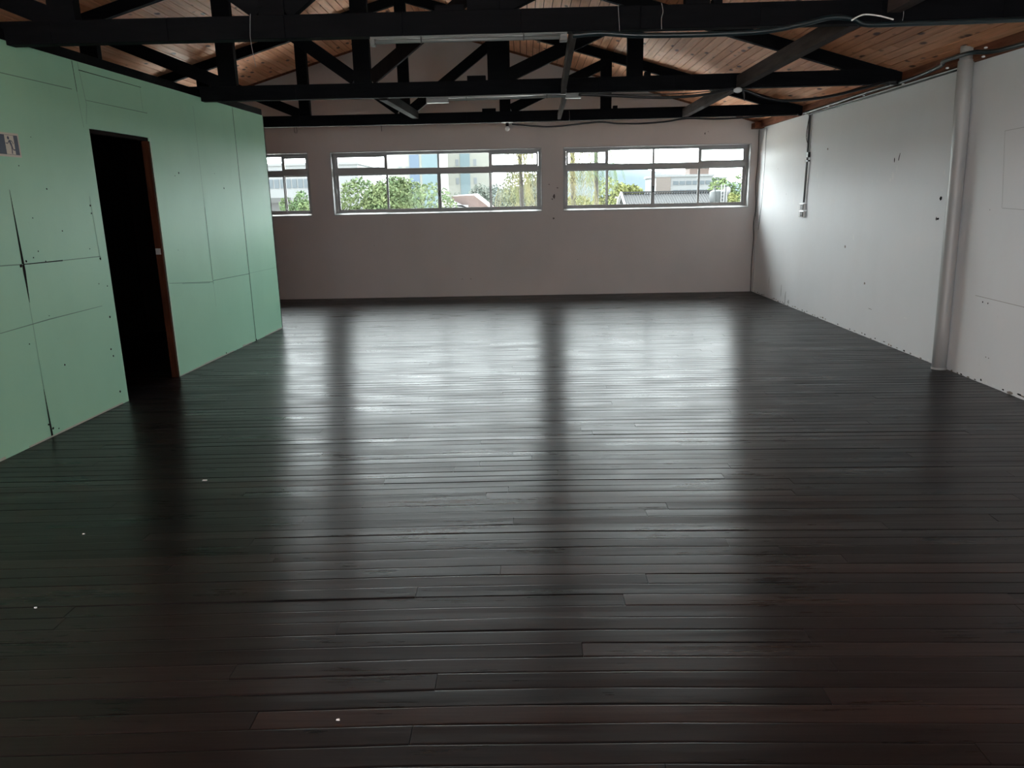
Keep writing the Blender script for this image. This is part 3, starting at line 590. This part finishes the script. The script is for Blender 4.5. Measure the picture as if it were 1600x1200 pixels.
for zc, lab in ((1.445, 'upper of two small white and black sockets on the right wall'), (1.345, 'lower of two small white and black sockets on the right wall')):
    sk = empty('wall_socket', (XR, 10.8, zc)); tag(sk, lab, 'wall socket', 'two sockets under the cable drop')
    mb = MB(); mb.box(XR-.035, XR-.0005, 10.71, 10.90, zc-.042, zc+.042); mb.build('socket_box', M['ceramic'], sk, bevel=.006)
    mb = MB(); mb.box(XR-.044, XR-.0352, 10.72, 10.815, zc-.036, zc+.036); mb.build('socket_face', M['cable'], sk, bevel=.003)
    mb = MB(); mb.box(XR-.0450, XR-.0441, 10.745, 10.785, zc-.004, zc+.004); mb.build('socket_slot', M['pvc'], sk)
# thin wires in the far right corner
cable('corner_wire', [(3.880, 12.99, 2.66), (3.885, 12.985, 2.2), (3.872, 12.98, 1.8), (3.89, 12.97, 1.4), (3.868, 12.97, 1.15), (3.885, 12.98, .9), (3.874, 12.98, .5), (3.885, 12.985, .004)], .006, 'cable', 'thin dark wire wandering down the corner beside the right-hand window', 'wire')
cable('corner_wire', [(3.895, 12.85, 2.66), (3.898, 12.84, 2.1), (3.890, 12.86, 1.6), (3.899, 12.80, 1.2), (3.896, 12.87, .6), (3.898, 12.85, .004)], .004, 'ceramic', 'thin pale wire down the right wall next to the far corner', 'wire')
cable('corner_wire', [(3.898, 12.66, 2.66), (3.900, 12.66, 2.0), (3.898, 12.69, 1.5), (3.902, 12.80, 1.05)], .003, 'cable', 'thin dark wire on the right wall ending halfway down near the far corner', 'wire')

# little litter on the floor
for x_, y_, lab in [(-2.26, 3.46, 'tiny white chip of paint on the floor before the green partition'), (-2.05, 2.75, 'tiny pale crumb on the floor at the left'), (-1.95, 4.20, 'small pale smudge of plaster on the floor in front of the doorway'), (-.62, 2.05, 'tiny white crumb on the nearest floorboards')]:
    mb = MB(); r0 = .006 if 'smudge' not in lab else .016
    mb.hexa([(x_-r0, y_-r0*.5, .0015), (x_+r0, y_-r0*.6, .0015), (x_+r0*.8, y_+r0*.5, .0015), (x_-r0*.9, y_+r0*.4, .0015), (x_-r0*.8, y_-r0*.4, .006), (x_+r0*.7, y_-r0*.4, .005), (x_+r0*.6, y_+r0*.3, .006), (x_-r0*.7, y_+r0*.3, .005)])
    tag(mb.build('paint_chip', M['putty'], origin=(x_, y_, .0015)), lab, 'paint chip', 'bits on the floor')

# ------------------------------------------------------------------ outside
GZ = -4.5
mb = MB(); mb.quad((-500, 60, GZ), (700, 60, GZ), (700, 1200, GZ), (-500, 1200, GZ)); struct(mb.build('ground_far', mat('green_valley', (.035, .05, .03), .95)))
mb = MB(); mb.quad((-150, YF+1, GZ), (150, YF+1, GZ), (150, 60, GZ), (-150, 60, GZ)); mb.quad((-80, -90, GZ), (80, -90, GZ), (80, YF+1, GZ), (-80, YF+1, GZ)); g = mb.build('ground', mat('pale_ground', (.80, .78, .72), .9)); struct(g)

def tree(name, x, y, zc, rx, rz, n, m, label, cat='tree', leaf=.085, lumps=12, group='trees outside the windows'):
    root = empty(name, (x, y, GZ)); tag(root, label, cat, group)
    rnd = random.Random(int(abs(x*100)+y*10)); mb = MB()
    L = [(0, 0, 0, .72)] + [(rnd.uniform(-.62, .62), rnd.uniform(-.6, .6), rnd.uniform(-.45, .62), rnd.uniform(.30, .46)) for _ in range(lumps)]
    for _ in range(int(n*1.9)):
        cx, cy, cz, cr = rnd.choice(L); v = Vector((rnd.gauss(0, 1), rnd.gauss(0, 1), rnd.gauss(0, 1))).normalized()*cr*rnd.uniform(.72, 1.05)
        p = Vector((x+(cx+v.x)*rx, y+(cy+v.y)*rx, zc+(cz+v.z)*rz)); nn = (v + Vector((rnd.gauss(0, .5), rnd.gauss(0, .5), rnd.gauss(0, .5)+.3))).normalized()
        e1 = nn.cross(Vector((rnd.gauss(0, 1), rnd.gauss(0, 1), rnd.gauss(0, 1)))).normalized()*leaf*rnd.uniform(.6, 1.3); e2 = nn.cross(e1)*.6
        mb.quad(p-e1, p-e2*.8, p+e1, p+e2*.8)
    mb.build('foliage', m, root, recalc=False)
    tr = MB(); tr.tube([(x, y, GZ), (x+.1, y, (GZ+zc)/2), (x, y, zc)], [rx*.09, rx*.07, rx*.04], 8)
    for k in range(5):
        a = 2*PI*k/5; tr.tube([(x, y, zc-rz*.6), (x+math.cos(a)*rx*.5, y+math.sin(a)*rx*.5, zc+rz*.2)], [rx*.04, rx*.015], 6)
    tr.build('trunk', BARK, root); return root
BARK = mat('bark', (.018, .014, .011), .9)
LM1 = leafmat('leaf_olive', (0.0508, 0.0754, 0.0377), (0.0899, 0.1044, 0.0493)); LM2 = leafmat('leaf_grey_green', (0.0580, 0.0725, 0.0638), (0.0899, 0.0986, 0.0841)); LM3 = leafmat('leaf_yellow_green', (0.0899, 0.1044, 0.0377), (0.1232, 0.1232, 0.0493)); LM4 = leafmat('leaf_mid', (0.0508, 0.0798, 0.0406), (0.0899, 0.1131, 0.0522))
tree('broadleaf_tree', -5.35, 32, .55, 2.5, 2.35, 9000, LM1, 'big round olive-green tree outside the middle window')
tree('broadleaf_tree', -2.2, 52, 1.0, 1.6, 2.1, 3500, LM2, 'grey-green tree behind the pink roof in the middle window')
tree('broadleaf_tree', -.3, 46, 1.5, 1.35, 2.0, 3800, LM2, 'taller grey-green tree behind the drooping palm in the middle window')
tree('broadleaf_tree', -4.6, 56, 1.1, .9, 1.2, 1200, LM2, 'small dark grey-green tree just left of the pink roof', leaf=.07)
tree('broadleaf_tree', -8.65, 29, .95, .75, 1.15, 2200, LM4, 'green tree at the lower right of the left-hand window', leaf=.06)
tree('broadleaf_tree', -8.0, 26, .45, .55, .8, 1500, LM3, 'yellow-green shrub tree low in the left-hand window', leaf=.055)
tree('broadleaf_tree', 3.9, 32, .9, 1.45, 1.5, 4000, LM3, 'yellow-green tree behind the ridge of the corrugated roof')
tree('broadleaf_tree', 2.1, 27, .8, .9, 1.0, 2400, LM3, 'low yellow-green tree under the palm in the right-hand window', leaf=.06)
tree('broadleaf_tree', 9.7, 37, 1.0, 1.0, 1.75, 2600, LM4, 'green tree at the right edge of the right-hand window')
tree('broadleaf_tree', 8.4, 31, .9, .75, .95, 1800, LM3, 'bright yellow-green tree behind the satellite dish', leaf=.06)

for x_, y_, w_ in [(-11.5, 72, 'behind the left edge of the big olive-green tree'), (-7.2, 76, 'behind the middle of the big olive-green tree'), (-1.5, 74, 'beyond the pink roof'), (3.2, 78, 'between the two drooping palms'), (7.2, 70, 'beyond the left end of the corrugated roof'), (12.0, 78, 'beyond the middle of the corrugated roof'), (18.6, 80, 'in front of the long white and pink block')]:
    tree('broadleaf_tree', x_, y_, -.6, 2.9, 2.5, 1300, LM2, 'distant low grey-green tree ' + w_, leaf=.16)

def palm(x, y, z, n, L, m, label, seed):
    root = empty('palm_tree', (x, y, GZ)); tag(root, label, 'palm tree', 'drooping palms outside the windows'); rnd = random.Random(seed)
    tr = MB(); tr.tube([(x, y, GZ), (x+.1, y, -1), (x, y, z)], [.09, .08, .06], 10); tr.build('trunk', BARK, root)
    fr = MB(); 
    for k in range(n):
        a = 2*PI*k/n*2.4 + rnd.uniform(-.2, .2); out = rnd.uniform(.30, 1.0); dn = rnd.uniform(.6, 1.0)*L
        P = [Vector((x+math.cos(a)*out*t, y+math.sin(a)*out*t, z + .35*math.sin(PI*min(1, t*1.2)) - dn*t**2.2)) for t in [i/14 for i in range(15)]]
        for i in range(14):
            d = (P[i+1]-P[i]).normalized(); sd = d.cross(Vector((0, 0, 1)))
            sd = sd.normalized() if sd.length > .01 else Vector((1, 0, 0))
            for s2 in (-1, 1):
                for q in range(3):
                    b = P[i].lerp(P[i+1], q/3); tip = b + sd*s2*rnd.uniform(.05, .13) + Vector((0, 0, -rnd.uniform(.14, .30))); w = d*.016
                    fr.quad(b-w, b+w, tip+w*.4, tip-w*.4)
    fr.build('fronds', m, root, recalc=False)
LP = leafmat('palm_fronds', (0.0943, 0.1015, 0.0464), (0.1450, 0.1232, 0.0653)); LP2 = leafmat('palm_fronds_green', (0.0653, 0.0899, 0.0522), (0.1015, 0.1232, 0.0667))
palm(-.12, 24, 3.2, 34, 2.4, LP, 'yellowing palm with drooping fronds at the right end of the middle window', 3)
palm(1.36, 22, 3.3, 30, 2.4, LP, 'yellowing palm with drooping fronds at the left end of the right-hand window', 5)
palm(2.30, 25, 3.5, 26, 1.9, LP2, 'green drooping palm second from the left in the right-hand window', 8)

def building(name, label, x0, x1, y, dep, z1, wallm, wins, winm, extra=None, cat='building', trimm=None):
    root = empty(name, ((x0+x1)/2, y, GZ)); tag(root, label, cat, 'buildings beyond the windows')
    mb = MB(); mb.box(x0, x1, y, y+dep, GZ, z1); mb.build('walls', wallm, root)
    mb = MB(); mb.box(x0-.15, x1+.15, y-.15, y+dep+.15, z1, z1+.25); mb.build('parapet', trimm or wallm, root)
    for (a, b, c_, d) in wins:
        mb = MB(); mb.box(a, b, y-.06, y+.02, c_, d); mb.build('window', winm, root)
    if extra: extra(root)
    return root
WH = mat('white_render', (.125, .126, .13), .8); WG = mat('blue_grey_glazing', (.040, .050, .060), .6); PK = mat('pale_pink_render', (.090, .074, .067), .8); CR = mat('cream_render', (.19, .187, .168), .8)
LB = mat('pale_blue_render', (.10, .135, .15), .8); BL = mat('blue_render', (.075, .10, .14), .8); SG = mat('soft_glazing', (.10, .11, .12), .4)
ws = []
for i in range(8): ws.append((-26.6+i*.62, -26.6+i*.62+.48, 3.35, 4.25))
for i in range(8): ws.append((-26.6+i*.62, -26.6+i*.62+.48, 4.75, 5.15))
building('white_building', 'long white building with a row of windows outside the left-hand window', -30, -17.2, 80, 14, 5.6, WH, ws, WG)
building('boundary_shed', 'low grey shed at the bottom of the left-hand window', -13.9, -12.3, 40, 3, 1.75, mat('grey_render', (.03, .03, .031), .9), [], WG)
def stripes(x0, x1, y, z0, z1, m):
    def f_(root):
        mb = MB(); mb.box(x0, x1, y-.12, y-.0, z0, z1); mb.build('colour_band', m, root)
    return f_
tw = [(a, a+.5, z, z+1.1) for a in (-19.4, -18.3, -15.2) for z in (3, 6.0, 9.0, 12.0)]
building('tower_block', 'cream and blue tower block behind the big tree', -21.3, -12.9, 120, 12, 17, CR, tw, SG, lambda rt: (stripes(-17.7, -16.2, 120, GZ, 17, BL)(rt), stripes(-15.8, -13.3, 120, GZ, 17, LB)(rt)))
tw = [(a, a+.55, z, z+1.1) for a in (-11.9, -8.8) for z in (1.5, 4.6, 7.7, 10.8)]
building('tower_block', 'cream tower block with a pale blue centre band behind the pink roof', -13.4, -5.9, 135, 12, 18, CR, tw, SG, stripes(-11.1, -9.4, 135, GZ, 18, LB))
ws = []
for zz in (2.05, 3.05):
    for i in range(6): ws.append((17.3+i*.75, 17.3+i*.75+.6, zz, zz+.42))
ws += [(15.9, 16.15, 2.1, 2.4), (15.9, 16.15, 3.1, 3.4)]
building('apartment_block', 'long white and pink block with two window rows in the right-hand window', 15.3, 21.9, 90, 8, 3.95, WH, ws, WG, stripes(15.3, 17.0, 90, GZ, 3.95, PK))
building('brick_tower', 'pink brick tower rising behind the long white block', 21.3, 23.8, 100, 3, 5.3, mat('pink_brick', (.085, .060, .052), .85), [], WG)
building('white_building', 'small white building right of the pink brick tower', 24.9, 28.6, 110, 6, 4.1, WH, [(25.4, 26.4, 3.2, 3.7), (26.8, 27.6, 3.2, 3.7)], WG)

# pink tiled house roof
hr = empty('house', (-2.6, 40, GZ)); tag(hr, 'house with a pale pink tiled roof in the middle window', 'house', 'buildings beyond the windows')
TILE = mat('pale_terracotta_tiles', (.06, .037, .032), .8)
k_ = NT(TILE); wv = k_.n('ShaderNodeTexWave'); wv.inputs['Scale'].default_value = 4; k_.l(k_.coord(), wv.inputs['Vector']); k_.l(k_.mix((.06, .037, .032), (.05, .030, .026), wv.outputs['Fac']), k_.b.inputs['Base Color'])
mb = MB(); mb.box(-3.6, -1.0, 40, 43, GZ, .95); mb.build('walls', PK, hr)
mb = MB(); mb.v += [(-3.75, 39.6, 1.9), (-2.6, 39.6, 1.93), (-1.35, 39.6, .95), (-3.75, 39.6, .95), (-3.75, 43, 1.98), (-2.6, 43, 2.05), (-1.3, 43, 1.0), (-3.75, 43, 1.0)]
for q in ((0, 1, 2, 3), (7, 6, 5, 4), (0, 4, 5, 1), (1, 5, 6, 2), (2, 6, 7, 3), (3, 7, 4, 0)): mb.face(list(q))
mb.build('roof', TILE, hr)
mb = MB(); mb.box(-3.78, -2.9, 39.3, 39.58, GZ, 1.45); mb.prism([(-3.78, 1.45), (-2.9, 1.30), (-3.78, 1.75)], 39.3, 39.58); mb.build('gable_wall', WH, hr)

# corrugated grey roof next door
cr = empty('neighbour_house', (4.0, 20, GZ)); tag(cr, 'neighbouring house with a grey corrugated roof below the right-hand window', 'house', 'buildings beyond the windows')
CG = mat('weathered_fibre_cement', (.022, .022, .023), .85); k_ = NT(CG); k_.l(k_.ramp(k_.noise(k_.coord((3, 1, 1)), 3, 5), [(.3, (.007, .007, .008)), (.7, (.014, .014, .015))]), k_.b.inputs['Base Color'])
mb = MB(); n = 450; xa, xb = 2.62, 5.75; yr, ye = 20.6, 18.6; zr, ze = 1.73, .95; b = 0
for i in range(n+1):
    x_ = xa + (xb-xa)*i/n; h = .011*math.sin(2*PI*x_/.066)
    t = max(0, (x_-5.05)/.7)                           # hipped right end
    mb.v += [(x_ + .02, ye, ze+h), (x_, yr, zr+h - t*.62)]
for i in range(n): mb.face([2*i, 2*i+2, 2*i+3, 2*i+1])
o = len(mb.v)
for i in range(n+1): x_ = xa + (xb-xa)*i/n; t = max(0, (x_-5.05)/.7); h = .011*math.sin(2*PI*x_/.066); mb.v += [(x_, yr, zr+h-t*.62), (x_, 22.6, ze+h)]
for i in range(n): mb.face([o+2*i, o+2*i+2, o+2*i+3, o+2*i+1])
mb.build('roof', CG, cr, recalc=False)
mb = MB(); mb.box(2.85, 5.6, 18.9, 22.3, GZ, .97); mb.build('walls', WH, cr)
mb = MB(); b = len(mb.v)
mb.v += [(2.80, 18.75, .95), (2.80, 20.6, 1.68), (2.80, 22.5, .95), (2.86, 18.75, .95), (2.86, 20.6, 1.68), (2.86, 22.5, .95)]
for q in ((0, 1, 2), (5, 4, 3), (0, 3, 4, 1), (1, 4, 5, 2), (2, 5, 3, 0)): mb.face(list(q))
mb.build('gable_wall', mat('dark_gable', (.012, .011, .011), .9), cr)
mb = MB(); mb.bar((2.58, 18.55, .96), (2.58, 20.6, 1.76), .05, .05); mb.bar((2.58, 20.6, 1.76), (2.58, 22.6, .96), .05, .05); mb.build('bargeboard', WH, cr)
mb = MB(); mb.bar((2.62, 20.6, 1.76), (5.05, 20.6, 1.76), .12, .04); mb.build('ridge_cap', CG, cr)
# lower lean-to roof at the left and chimney cap
lt = empty('lean_to', (2.2, 21, GZ)); tag(lt, 'low pale corrugated lean-to left of the grey roof', 'shed')
mb = MB(); mb.box(1.85, 2.5, 18.9, 20.0, GZ, 1.28); mb.build('walls', WH, lt); mb = MB(); mb.hexa([(1.8, 18.8, 1.28), (2.54, 18.8, 1.30), (2.54, 20.1, 1.42), (1.8, 20.1, 1.38), (1.8, 18.8, 1.31), (2.54, 18.8, 1.33), (2.54, 20.1, 1.46), (1.8, 20.1, 1.42)]); mb.build('roof', CG, lt)
ch = empty('chimney', (3.02, 24.5, GZ)); tag(ch, 'small white chimney between yellow-green tree and corrugated roof', 'chimney')
mb = MB(); mb.box(2.95, 3.09, 24.4, 24.6, GZ, 1.62); mb.build('shaft', WH, ch); mb = MB(); mb.box(2.90, 3.14, 24.35, 24.65, 1.62, 1.67); mb.build('cap', WH, ch)
# water tank on stand
wt = empty('water_tank', (4.87, 19.6, 1.3)); tag(wt, 'dark water tank with pale ladder on the neighbouring roof', 'water tank')
TK = mat('dark_tank', (.013, .016, .017), .6)
mb = MB(); mb.tube([(4.85, 19.35, 1.40), (4.85, 19.35, 1.42), (4.85, 19.35, 1.72), (4.85, 19.35, 1.77)], [.20, .21, .21, .12], 20); mb.build('tank_body', TK, wt, smooth=True)
mb = MB(); 
for x_ in (4.72, 4.98): mb.box(x_-.012, x_+.012, 19.13, 19.15, 1.24, 1.88)
mb.box(4.66, 5.05, 19.13, 19.15, 1.84, 1.86); mb.build('stand', TK, wt)
mb = MB()
for x_ in (4.86, 4.93): mb.box(x_-.010, x_+.010, 19.09, 19.11, 1.28, 1.90)
for i in range(7): mb.box(4.87, 4.92, 19.095, 19.105, 1.32+i*.08, 1.332+i*.08)
mb.build('ladder', WH, wt)
# satellite dish
sd_ = empty('satellite_dish', (5.30, 20.2, 1.6)); tag(sd_, 'white satellite dish beside the water tank', 'satellite dish')
mb = MB(); ax = Vector((-.75, -.6, .35)).normalized(); c0 = Vector((5.30, 20.2, 1.72)); mb.tube([c0, c0+ax*.012, c0+ax*.035, c0+ax*.05], [.02, .07, .115, .13], 20, caps=True); mb.build('dish', WH, sd_, smooth=True)
mb = MB(); mb.tube([(5.30, 20.2, 1.45), (5.30, 20.2, 1.70)], .012, 8); mb.build('mast', TK, sd_)

# distant hills
hm = mat('hazy_blue_hills', (.045, .058, .070), .95, spec=.05)
mb = MB(); n = 120; rnd = random.Random(4)
prof = []
for i in range(n+1):
    x_ = -260 + 560*i/n
    h = 6 + 17*math.exp(-((x_-66)/32)**2) + 12*math.exp(-((x_-22)/26)**2) + 13*math.exp(-((x_-120)/60)**2) + 8*math.exp(-((x_+60)/50)**2) + rnd.uniform(-.35, .35); prof.append((x_, h))
for x_, h in prof: mb.v += [(x_, 520, GZ), (x_, 575, h*.6), (x_, 620, h), (x_, 700, GZ)]
for i in range(n):
    for q in range(3): mb.face([4*i+q, 4*i+4+q, 4*i+5+q, 4*i+1+q])
hills = mb.build('hills', hm, smooth=True); struct(hills)
